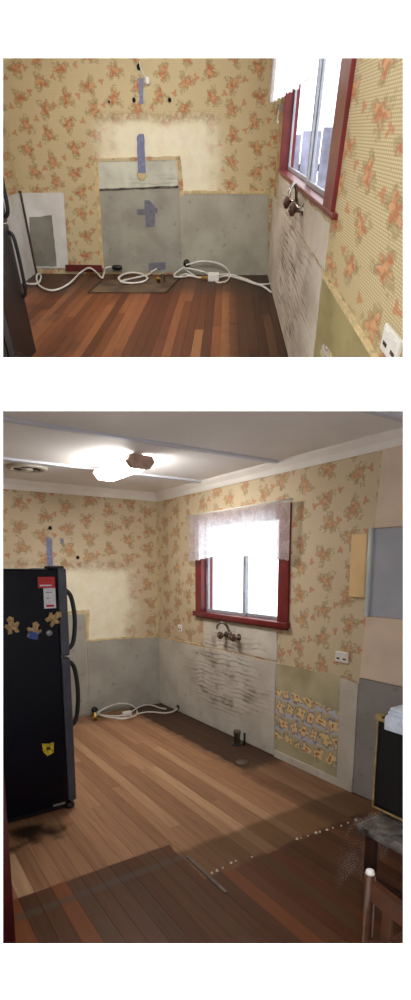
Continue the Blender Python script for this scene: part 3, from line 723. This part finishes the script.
# ------------------------------------------------------------------ loose white cables, lower kitchen
def hp2(x, y, z=0.012):
    p = flo(x, y, z)
    return p if p.x > 0.05 else bak(x, y, 0.045)
def cable2(px, name, label, r=0.0075, z=0.009):
    pts = smooth([hp2(*p, z) for p in px], 6); return solo(name, MB().tube(pts, r, 7), 'cable', label, 'cable')
cable2([(95, 717), (100, 711), (110, 706), (120, 703.5), (130, 704.5), (136, 709), (137, 714), (133, 717), (122, 718), (108, 717), (97, 715)], 'cable_loop', 'large loose white cable loop in the lower corner left of the adaptor')
cable2([(96, 714), (105, 715.5), (116, 716), (124, 715), (131, 712), (137, 708), (145, 705), (153, 705.5), (160, 708), (166, 709)], 'power_cable', 'white cable arching along the lower back wall to the corner', z=0.026)
cable2([(97, 712), (103, 716), (113, 718), (122, 719), (131, 717), (141, 713), (152, 712), (165, 713), (173, 711.5), (178, 708)], 'power_cable', 'white cable running from the knot to the hole in lower window wall', z=0.043)
q = hp2(127, 715); t = thing('power_adaptor', 'small white adaptor block among the lower white cables', 'adaptor', q)
mk('block', MB().box(q.x-.02, q.x+.02, q.y-.05, q.y+.05, 0.001, .055, .006), 'plastic_w', 2, t); mk('plug_pin', MB().box(q.x-.006, q.x+.006, q.y-.07, q.y-.05, .02, .035), 'silver', 2, t)
q = bak(95, 710, .03); t = thing('wall_outlet_box', 'black cable knot on the lower wall base beside the fridge', 'connector', (0.02, q.y, q.z))
mk('grommet', MB().lathe((0.008, q.y, q.z), (1, 0, 0), [(.035, 0), (.035, .02), (.02, .04)], 12), 'black', 2, t)
mk('lead', MB().tube(smooth([(0.03, q.y, q.z), (0.06, q.y-.03, q.z-.05), (0.08, q.y-.05, .01)], 6), .012, 7), 'black', 2, t)
q = hp2(94, 719); solo('gas_valve', MB().lathe((q.x+.03, q.y, 0.0), (0, 0, 1), [(.018, 0), (.018, .03), (.026, .03), (.026, .05), (.012, .055), (.012, .09)], 10), 'brass', 'brass valve at the left end of the lower white cables', 'valve')
q = win(179, 708, 0.0); solo('cable_hole', MB().lathe((q.x, -0.012, q.z+.01), (0, -1, 0), [(.03, 0), (.03, .006), (.02, .008)], 12), 'black', 'black cable hole at base of the lower window wall', 'grommet')

# ------------------------------------------------------------------ plaster crumbs along the old wall line
crumbs = [(212, 873, 1.0), (217, 871, 1.5), (223, 868, .8), (231, 863, 1.3), (236, 861, .8), (252, 857, .7), (297, 839, 1.2), (301, 838, .9), (308, 836, .8), (316, 833, 1.3), (320, 832, .9), (327, 830, 1.1), (333, 828, .8), (341, 826, 1.0), (348, 823, .8), (356, 820, 1.0)]
for k, (x, y, s) in enumerate(crumbs):
    q = flo(x, y); r = random.Random(k); mb = MB(); s *= 0.007
    n = 6; ring = [(q.x+math.cos(i*6.283/n)*s*r.uniform(.7, 1.5), q.y+math.sin(i*6.283/n)*s*r.uniform(.7, 1.5), 0.0) for i in range(n)]
    top = [((p[0]*.6+q.x*.4), (p[1]*.6+q.y*.4), s*r.uniform(.6, 1.1)) for p in ring]
    mb.add(ring+top, [list(range(n))[::-1], list(range(n, 2*n))]+[(i, (i+1) % n, n+(i+1) % n, n+i) for i in range(n)])
    solo('plaster_crumb', mb, 'crumb', 'crumb of white plaster lying along the edge of the dark stained floor', 'crumb', group='plaster crumbs along the old wall line')
a, b = flo(187, 857), flo(226, 893)
solo('metal_strip', MB().prism([(a.x, a.y-.008), (b.x, b.y-.008), (b.x, b.y+.008), (a.x, a.y+.008)], 2, 0.0, .007), 'lino', 'thin pale threshold strip lying along a board mid-floor', 'strip')

# ------------------------------------------------------------------ amp, towel, bench, film, chair at the lower right
AX, AY, AZ = 3.672, -0.85, 0.444
t = thing('guitar_amplifier', 'black speaker box with gold piping on the plastic-covered bench', 'amplifier', (AX+.22, AY+.13, AZ))
mk('cabinet', MB().box(AX, AX+.46, AY, AY+.27, AZ+.012, AZ+.475, .012), 'black', 2, t)
mk('grille_cloth', MB().box(AX+.028, AX+.432, AY-.006, AY+.004, AZ+.045, AZ+.44, .003), 'grille', 2, t)
for nm, bxs in (('piping', (AX+.008, AX+.015, AY-.007, AY+.004, AZ+.02, AZ+.468)), ('piping', (AX+.442, AX+.452, AY-.007, AY+.004, AZ+.02, AZ+.468)), ('piping', (AX+.018, AX+.442, AY-.007, AY+.004, AZ+.02, AZ+.029)), ('piping', (AX+.018, AX+.442, AY-.007, AY+.004, AZ+.452, AZ+.468))):
    mk(nm, MB().box(*bxs, .002), 'gold', 2, t, label='gold piping')
mk('corner_guard', MB().box(AX-.004, AX+.03, AY-.008, AY+.03, AZ+.455, AZ+.482, .004), 'gold', 2, t)
for x in (AX+.04, AX+.42):
    for y in (AY+.03, AY+.24): mk('foot', MB().lathe((x, y, AZ), (0, 0, 1), [(.014, 0), (.016, .012)], 10), 'black', 2, t)
# folded towel
def towel():
    mb = MB()
    for k in range(3):
        z = AZ+.4765+k*.017
        mb.box(AX+.055+.006*k, AX+.36-.008*k, AY-.010+.004*k, AY+.22-.008*k, z, z+.019, .009)
    mb.box(AX+.06, AX+.35, AY-.024, AY-.009, AZ+.425, AZ+.492, .007)
    return mb
solo('towel', towel(), 'cloth', 'folded white towel lying over the top of the black speaker box', 'towel')
BZ = 0.43
t = thing('bench', 'low bench with paint-spattered grey top under the black speaker box', 'bench', (4.0, -.75, 0))
mk('top', MB().box(3.695, 4.34, -0.99, -.48, BZ-.045, BZ, .018), 'bench', 2, t, label='paint-spattered grey top')
for x in (3.76, 4.28):
    for y in (-.95, -.54): mk('leg', MB().box(x-.022, x+.022, y-.022, y+.022, 0, BZ-.044, .004), 'wood_b', 2, t)
for y in (-.95, -.54): mk('rail', MB().box(3.782, 4.258, y-.012, y+.012, .15, .19, .003), 'wood_b', 2, t)
def film():
    vs = []; fs = []; r = random.Random(9); nu, nv = 26, 22
    for i in range(nu+1):
        s = i/nu; y = -1.04+.50*s
        for j in range(nv+1):
            q = j/nv
            if q < .3: x = 3.86-.17*(q/.3); z = BZ+.007+.006*math.sin(s*30+q*20)
            else:
                h = (q-.3)/.7; x = 3.688-.03*math.sin(h*2.2)+.018*math.sin(s*24+h*4)-.012; z = BZ+.004-h*(.40-.12*math.sin(s*9))
            vs.append((x, y+.03*math.sin(q*7+s*5), z))
    for i in range(nu):
        for j in range(nv): k = i*(nv+1)+j; fs.append((k, k+1, k+nv+2, k+nv+1))
    return MB().add(vs, fs, True)
solo('plastic_sheet', film(), 'film', 'crumpled clear plastic sheet hanging off the end of the bench', 'plastic sheet')
# wooden chair in front
cx0, cy0, cw = 4.243, -1.61, .27
t = thing('wooden_chair', 'small reddish wooden chair with white post knob at the lower right edge', 'chair', (cx0+cw/2, cy0+.14, 0))
for k, x in enumerate((cx0, cx0+cw)):
    post = mk('post', MB().tube([(x, cy0, 0), (x, cy0, .40), (x, cy0, .70)], [.017, .02, .018], 10), 'wood_d', 2, t)
    mk('post_knob', MB().lathe((x, cy0, .70), (0, 0, 1), [(.010, 0), (.014, .005), (.012, .014), (.005, .018)], 12), 'plastic_w', 2, post, label='white knob')
    mk('leg', MB().tube([(x, cy0+.26, 0), (x, cy0+.26, .39)], .017, 8), 'wood_d', 2, t)
rail = []
for i in range(9):
    s = i/8; rail.append((cx0+cw*s, .018*math.sin(s*3.14)))
mbx = MB()
vs = []; fs = []
for i, (x, dzv) in enumerate(rail):
    for (yy, zz) in ((-.011, .63-dzv), (.011, .63-dzv), (.011, .69-dzv), (-.011, .69-dzv)): vs.append((x, cy0+yy, zz))
for i in range(8):
    for k in range(4): fs.append((i*4+k, i*4+(k+1) % 4, (i+1)*4+(k+1) % 4, (i+1)*4+k))
fs += [(0, 1, 2, 3), (32, 35, 34, 33)]
mk('top_rail', mbx.add(vs, fs), 'wood_d', 2, t)
mk('lower_rail', MB().box(cx0+.015, cx0+cw-.015, cy0-.009, cy0+.009, .46, .50, .003), 'wood_d', 2, t)
for k in range(3):
    x = cx0+cw*(k+1)/4; mk('slat', MB().box(x-.016, x+.016, cy0-.006, cy0+.006, .498, .636, .002), 'wood_d', 2, t)
mk('seat', MB().box(cx0-.01, cx0+cw+.01, cy0+.02, cy0+.29, .39, .42, .008), 'wood_d', 2, t)

# ================================================================== UPPER KITCHEN : shell (own tilted frame)
XL = -3.17
WY0, WY1, VZ0, VZ1 = -4.50, -0.92, 1.05, 2.08
mb = MB()
mb.box(0, 0.12, WY1, 0, -0.06, 2.45)
mb.prism([(WY1, -0.06), (WY1, VZ0), (WY0, VZ0), (WY0, -0.06)], 0, 0, 0.12)
mb.prism([(-4.75, -0.06), (WY0, -0.06), (WY0, 2.45), (-5.2, 2.45), (-6.2, 1.75), (-6.75, 1.25), (-6.9, 0.92), (-6.4, 0.75), (-5.6, 0.47), (-5.2, 0.33)], 0, 0, 0.12)
mb.box(0, 0.12, WY0, WY1, VZ1, 2.45)
wr1 = struct('wall_right', mb, 'wp_r1', 'upper kitchen window wall with striped floral wallpaper above stained lower boards', 1)
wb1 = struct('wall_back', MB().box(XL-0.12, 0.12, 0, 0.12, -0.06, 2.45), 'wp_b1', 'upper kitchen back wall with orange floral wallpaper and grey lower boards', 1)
wl1 = struct('wall_left', MB().prism([(0, -0.06), (0, 2.45), (-5.3, 2.45), (-6.2, 1.75), (-6.75, 1.25), (-6.9, 0.92), (-6.4, 0.75), (-5.6, 0.47), (-5.2, 0.33), (-4.75, -0.06)], 0, XL-0.12, XL), M['wp_r1'], 'upper kitchen side wall at the left behind the dark fridge', 1)
struct('ceiling', MB().box(XL-0.12, 0.12, -5.3, 0.12, 2.45, 2.5), 'ceil', 'upper kitchen ceiling above the picture', 1)
floor1 = struct('floor', MB().box(XL, 0, -4.75, 0, -0.05, -0.025), 'hole', 'upper kitchen floor of reddish timber boards running to the back wall', 1)
def zones1(g, x, y, wear, c, rough):
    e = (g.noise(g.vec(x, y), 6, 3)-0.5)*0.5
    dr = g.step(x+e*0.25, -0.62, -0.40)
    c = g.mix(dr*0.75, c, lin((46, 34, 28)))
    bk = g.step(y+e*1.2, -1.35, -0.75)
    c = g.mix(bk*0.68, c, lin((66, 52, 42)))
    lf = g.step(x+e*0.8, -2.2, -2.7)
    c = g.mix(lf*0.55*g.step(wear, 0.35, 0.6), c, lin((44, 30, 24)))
    sp = g.step(g.noise(g.vec(x, y*0.4), 2.6, 3), 0.56, 0.66)*g.step(x, -1.7, -2.0)
    c = g.mix(sp*0.45, c, lin((58, 32, 22)))
    return c, 0.42
warm = [(0.0, lin((84, 44, 27))), (0.3, lin((104, 57, 34))), (0.6, lin((120, 70, 42))), (0.85, lin((136, 84, 52))), (1.0, lin((150, 102, 66)))]
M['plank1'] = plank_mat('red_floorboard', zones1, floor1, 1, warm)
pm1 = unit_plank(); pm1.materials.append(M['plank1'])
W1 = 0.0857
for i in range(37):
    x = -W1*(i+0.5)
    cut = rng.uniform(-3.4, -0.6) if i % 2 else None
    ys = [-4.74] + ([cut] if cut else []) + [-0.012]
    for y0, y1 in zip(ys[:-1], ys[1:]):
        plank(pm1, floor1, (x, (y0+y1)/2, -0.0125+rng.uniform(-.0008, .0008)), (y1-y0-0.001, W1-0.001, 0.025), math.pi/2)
# inset hearth patch with border battens
P = [flo1(*p) for p in ((88, 293), (166, 293), (182, 276), (102, 281))]
mk('hearth_patch', MB().prism([(p.x, p.y) for p in P], 2, -0.004, 0.003), 'hearth', 1, floor1, label='grimy patch where the stove stood')
for a, b in ((P[0], P[1]), (P[1], P[2]), (P[0], P[3])):
    d = (b-a).normalized(); n = Vector((-d.y, d.x, 0))*0.011
    mk('hearth_batten', MB().prism([((a-n).x, (a-n).y), ((b-n).x, (b-n).y), ((b+n).x, (b+n).y), ((a+n).x, (a+n).y)], 2, -0.004, 0.005), 'hole', 1, floor1)

# back wall linings
def b1(px): return [(bak1(x, y).x, bak1(x, y).z) for x, y in px]
def lb1(px, off, mat, name='lining_board', label=None, tear=0.0, room_pts=None):
    poly = room_pts or b1(px)
    if tear: poly = ragged(poly, tear, 0.06, rng)
    return mk(name, MB().prism(poly, 1, -off, 0.002), mat, 1, wb1, label=label)
lb1([(182, 274.5), (268, 275), (268.5, 193.5), (180, 193)], 0.012, 'grey1', label='large grey board right of the stove recess')
lb1([(103, 271), (182, 273), (178, 160), (97, 162)], 0.008, 'grey1d', label='sooty grey board in the stove recess')
lb1([(97, 190), (178, 186), (177.5, 160), (97, 162)], 0.010, board_mat('pale_sooty_board', (212, 214, 198), (182, 182, 166), 0, (-1.4, 0.90, 0.5, 0.10, 0.35), dark=(70, 66, 60)), label='paler top strip of the stove recess')
lb1([(97.5, 189), (178, 185.5), (178.5, 188), (97.5, 191)], 0.0115, 'soot', 'joint_strip', 'sooty dark joint across the recess', .004)
lb1([(94, 158.5), (180, 156), (180, 159.5), (94, 162)], 0.016, 'wp_s1', 'recess_edging', 'flowered edging along the recess top', .004)
lb1([(94, 162), (98, 162), (104, 268), (101, 268)], 0.016, 'paper', 'recess_edging', None, .003)
lb1([(176, 159), (180.5, 159), (184, 196), (180, 196)], 0.016, 'wp_s1', 'recess_edging', None, .004)
lb1([(179, 190.5), (269, 191), (269, 194), (180, 194)], 0.017, 'paper', 'torn_paper_edge', None, .006)
lb1([(261, 193), (269.5, 193), (270, 184)], 0.018, 'paper', 'torn_paper_edge', 'loose triangle of torn paper in the corner')
lb1([(30, 268), (68.5, 268), (63.5, 192.5), (21, 193)], 0.012, 'whiteb1', label='white painted board')
lb1([(32, 266), (57, 266), (52, 215), (29.5, 217)], 0.015, 'patch1', 'bare_patch', 'bare grey patch on the white board', .008)
lb1([(66, 271), (103, 272), (102, 265), (65.5, 264.5)], 0.020, 'redboard', 'skirting_board', 'short dark red skirting board')
mk('corner_strip', MB().box(XL, XL+0.035, -0.03, 0, 0.0, 0.83, .004), 'timber', 1, wb1, label='dark timber strip in the left corner')
mk('lining_board', MB().box(XL, XL+0.012, -1.5, -0.035, 0.0, 0.81), 'whitel1', 1, wl1, label='white board on the side wall')
# right wall linings
def lr1(px, off, mat, name='lining_board', label=None, tear=0.0, pts=None):
    poly = pts or [(rgt1(x, y).y, rgt1(x, y).z) for x, y in px]
    if tear: poly = ragged(poly, tear, 0.08, rng)
    return mk(name, MB().prism(poly, 0, -off, 0.002), mat, 1, wr1, label=label)
lr1(None, 0.012, 'pale1', label='pale lower board covered in brown adhesive streaks', pts=[(-0.013, 0.01), (-4.70, 0.01), (-4.95, 0.12), (-4.85, 0.25), (-4.75, 0.785), (-0.013, 0.79)])
lr1(None, 0.007, 'pale1b', label='pale splashback patch below the window', pts=[(-0.75, 0.80), (-4.75, 0.80), (-4.72, 1.0), (-0.75, 1.02)], tear=0.01)
lr1(None, 0.010, 'olive1', label='stained olive board', pts=[(-4.87, 0.23), (-5.6, 0.48), (-6.25, 0.71), (-6.35, 0.775), (-4.77, 0.785)], tear=0.006)
lr1([(322, 352), (326, 343), (333, 352), (338, 372), (327, 372)], 0.013, 'print1', 'vinyl_sheet', 'corner of blue printed vinyl sheet')
lr1(None, 0.018, 'paper', 'torn_paper_edge', 'torn line between striped paper and olive board', pts=[(-4.76, 0.775), (-6.85, 0.768), (-6.85, 0.780), (-5.6, 0.79), (-4.76, 0.787)], tear=0.003)
# window and curtain
window('window_2', 'maroon framed window with pale glass at the right of the upper kitchen', 1, 1, WY0, WY1, VZ0, VZ1, -3.0, -1, fw=(0.32, 0.14), horn=0.12, hs=1.7, sd=0.03, st=0.018)
valance('lace_curtain', 'white lace valance hanging at the top of the upper kitchen window', 'lace1', 1, 1, -4.2, -0.35, 1.52, 2.16, 0.14, -1, 7, 0.02, lambda t: 0.01+0.01*t, 8)
# pale paling fence outside the upper window
fe = thing('paling_fence', 'pale grey paling fence outside the upper window', 'fence', (1.8, 2.6, -0.8), 1)
for k in range(11):
    x = 0.25+k*0.30; mk('paling', MB().box(x, x+0.28, 2.6, 2.64, -0.8, 1.30+0.04*(k % 3), .004), 'fence', 1, fe)
for z in (0.0, 0.9): mk('fence_rail', MB().box(0.25, 3.55, 2.64, 2.69, z, z+0.08), 'fence', 1, fe)
# lamp above the picture
ceiling_lamp(1, (-1.5, -1.9), 0.9, 0.3, 2.45, 'box lamp on the upper kitchen ceiling', 'lamp1')
# taps
q = rgt1(300, 211); taps(1, 1, q.y, q.z+.03, -1, 'brown-knobbed wall taps with raised spout beneath upper window', 2.6, 1.1, 1.15)
q = rgt1(395, 338); outlet(1, 1, q.y, q.z-0.02, 1.9, 'white power point at the lower right of the upper kitchen', -1)
# window catch hanging by the curtain
q = rgt1(284, 108); t = thing('window_latch', 'grey latch with white tag at the far jamb of upper window', 'latch', (-.03, q.y, q.z), 1)
mk('plate', MB().box(-.05, -.024, q.y-.14, q.y+.10, q.z-.03, q.z+.03, .004), 'silver', 1, t)
mk('tag', MB().tube(smooth([(-.05, q.y, q.z-.02), (-.055, q.y+.05, q.z-.08), (-.05, q.y-.02, q.z-.11)], 5), .010, 6), 'plastic_w', 1, t)

# fridge at the left
p = flo1(37, 360); fx = p.x; fy = -3.62
t = thing('fridge', 'dark fridge cut off by the left edge of the upper kitchen', 'fridge', (fx-.33, fy-.26, 0), 1)
mk('body', MB().box(fx-.66, fx-.06, fy-.50, fy, .03, 1.5, .012), 'fridge1', 1, t)
mk('door', MB().box(fx-.055, fx, fy-.498, fy-.002, .05, .88, .010), 'fridge1', 1, t)
d = mk('door', MB().box(fx-.055, fx, fy-.498, fy-.002, .89, 1.5, .010), 'fridge1', 1, t)
for z0, z1 in ((.45, .84), (.92, 1.25)):
    mk('handle', MB().tube(smooth([(fx, fy-.05, z0), (fx+.035, fy-.05, z0+.05), (fx+.035, fy-.05, z1-.05), (fx, fy-.05, z1)], 5), .014, 8), 'black', 1, d)
for y in (fy-.44, fy-.06): mk('foot', MB().lathe((fx-.06, y, 0), (0, 0, 1), [(.03, 0), (.03, .032)], 10), 'black', 1, t)

# tape
def tape1(px, label, mat='tape', off=0.022, tear=0.006):
    poly = ragged(b1(px), tear, .05, rng); mbp = MB().prism(poly, 1, -off, -off+.003); return solo('tape_strip', mbp, mat, label, 'tape', 1)
tape1([(138.5, 78), (143, 78), (143.5, 104), (139.5, 104)], 'short blue tape strip at the top of the upper back wall', off=.004)
tape1([(137, 137), (139, 134), (144, 134), (146, 173), (138.5, 173)], 'long blue tape strip over the recess top of upper wall', off=.022)
t = thing('tape_cross', 'cross of grey tape on the sooty recess board', 'tape', (bak1(150, 226).x, -.012, bak1(150, 226).z), 1)
for nm, px in (('tape_piece', [(144.5, 200), (149, 200), (155, 206), (155, 226), (146, 227)]), ('tape_piece', [(137, 209), (157.5, 207.5), (157.5, 213), (137, 214)])):
    mk(nm, MB().prism(ragged(b1(px), .005, .05, rng), 1, -.016 if px[0][0] > 140 else -.018, -.012), 'tape2', 1, t)
tape1([(149, 263), (166, 262), (166, 269), (149, 270)], 'grey tape rectangle at the foot of the recess board', 'tape2', .014)
# plugs, hook and socket on the wall
for px, py, s, lab in ((139, 67, 1.3, 'dark wall plug at the top of the upper wall'), (134, 100, 1, 'dark wall plug left of the short blue tape'), (169.5, 100, 1, 'dark wall plug right of the short blue tape'), (109, 102, .6, 'tiny dark nail hole left of the wall plugs')):
    q = bak1(px, py); solo('wall_plug', MB().lathe((q.x, 0, q.z), (0, -1, 0), [(.018*s, 0), (.02*s, .008), (.01*s, .018)], 10), 'hole', lab, 'plug', 1)
q = bak1(147.5, 81); t = thing('light_socket', 'small white round fitting beside the short blue tape', 'fitting', (q.x, 0, q.z), 1)
mk('dome', MB().lathe((q.x, 0, q.z), (0, -1, 0), [(.036, 0), (.036, .015), (.026, .035), (.008, .045)], 14), 'plastic_w', 1, t)
mk('wire', MB().tube(smooth([(q.x-.02, -.02, q.z+.02), (q.x-.06, -.03, q.z+.08), (q.x-.075, -.01, q.z+.14)], 5), .007, 6), 'cable', 1, t)
q = bak1(151.5, 174); solo('wall_disc', MB().lathe((q.x-.12, -.010, q.z), (0, -1, 0), [(.06, 0), (.06, .004), (.05, .008)], 18), 'paper', 'pale round patch at the end of the long blue tape', 'disc', 1)

# cables on the upper floor
def hp1(x, y, z=0.02):
    p = flo1(x, y, z)
    return p if p.y < -0.07 else bak1(x, y, 0.06)
def cable1(px, label, r=0.011, name='power_cable'): return solo(name, MB().tube(smooth([hp1(*p) for p in px], 6), r, 7), 'cable', label, 'cable', 1)
cable1([(21, 281), (29, 284), (38, 283), (41, 277), (39, 273.5), (36.5, 277), (39, 285), (48, 290), (58, 289.5), (70, 283), (80, 273), (89, 268), (96, 272), (102, 278), (104, 273), (106, 268), (113, 267)], 'white cable with a loop winding from the upper fridge')
q = hp1(116, 267.5); solo('cable_plug', MB().lathe((q.x-.06, q.y, q.z), (1, 0, 0), [(.012, 0), (.028, .03), (.028, .11), (.018, .14)], 10), 'black', 'black plug at the end of the looped cable', 'plug', 1)
coil = []
for k in range(25):
    an = k/24*6.283*2+2.5; rr = 1+0.06*math.sin(k*1.7); coil.append((133+14*math.cos(an)*rr, 278+5.2*math.sin(an)*rr))
coil += [(147, 275), (152, 271.5), (157, 269)]
cable1(coil, 'white cable coiled in rings on the upper hearth patch', .010, 'cable_coil')
q = hp1(158.5, 281); t = thing('gas_valve', 'brass gas valve on a bent pipe by the upper cables', 'valve', (q.x, q.y, 0), 1)
mk('valve_body', MB().lathe((q.x, q.y, 0.005), (0, 0, 1), [(.022, 0), (.022, .03), (.032, .03), (.032, .05), (.012, .06)], 10), 'brass', 1, t)
mk('pipe', MB().tube(smooth([(q.x, q.y, .05), (q.x+.03, q.y, .08), (q.x+.07, q.y, .08), (q.x+.08, q.y, .015)], 5), .009, 7), 'timber', 1, t)
cable1([(186, 265), (200, 261.5), (215, 262.5), (225, 267), (229.5, 274), (227, 281), (218, 282.5), (214, 280)], 'big white cable loop leaning on the upper grey board', .010, 'cable_loop')
cable1([(174, 276.5), (181, 277), (190, 276), (198, 277.5), (205, 278)], 'short white cable running into the upper adaptor')
cable1([(184, 268), (189, 272), (196, 277), (186, 274), (178, 277), (174, 275), (180, 270), (185, 267)], 'knotted white cable loop at the foot of upper grey board', .010, 'cable_loop')
cable1([(186, 268), (200, 271), (215, 275), (230, 274.5), (245, 279), (257, 284), (266, 284.5), (273, 283)], 'upper long white cable reaching the right wall')
cable1([(217, 278), (228, 276), (240, 279), (252, 283), (263, 286.5), (271, 292)], 'lower long white cable reaching the right wall')
q = hp1(213.5, 278.5); t = thing('power_adaptor', 'white adaptor block among the upper white cables', 'adaptor', (q.x, q.y, 0), 1)
mk('block', MB().box(q.x-.07, q.x+.07, q.y-.09, q.y+.09, .002, .075, .008), 'plastic_w', 1, t); mk('copper_end', MB().box(q.x-.16, q.x-.071, q.y-.03, q.y+.03, .015, .045, .004), 'brass', 1, t)
q = hp1(186.5, 264); solo('cable_grommet', MB().lathe((q.x, -.012, q.z), (0, -1, 0), [(.045, 0), (.045, .03), (.03, .05)], 12), 'black', 'black cable knot at the foot of the upper grey board', 'grommet', 1)

for o in bpy.data.objects:
    if '_loc' in o: del o['_loc']
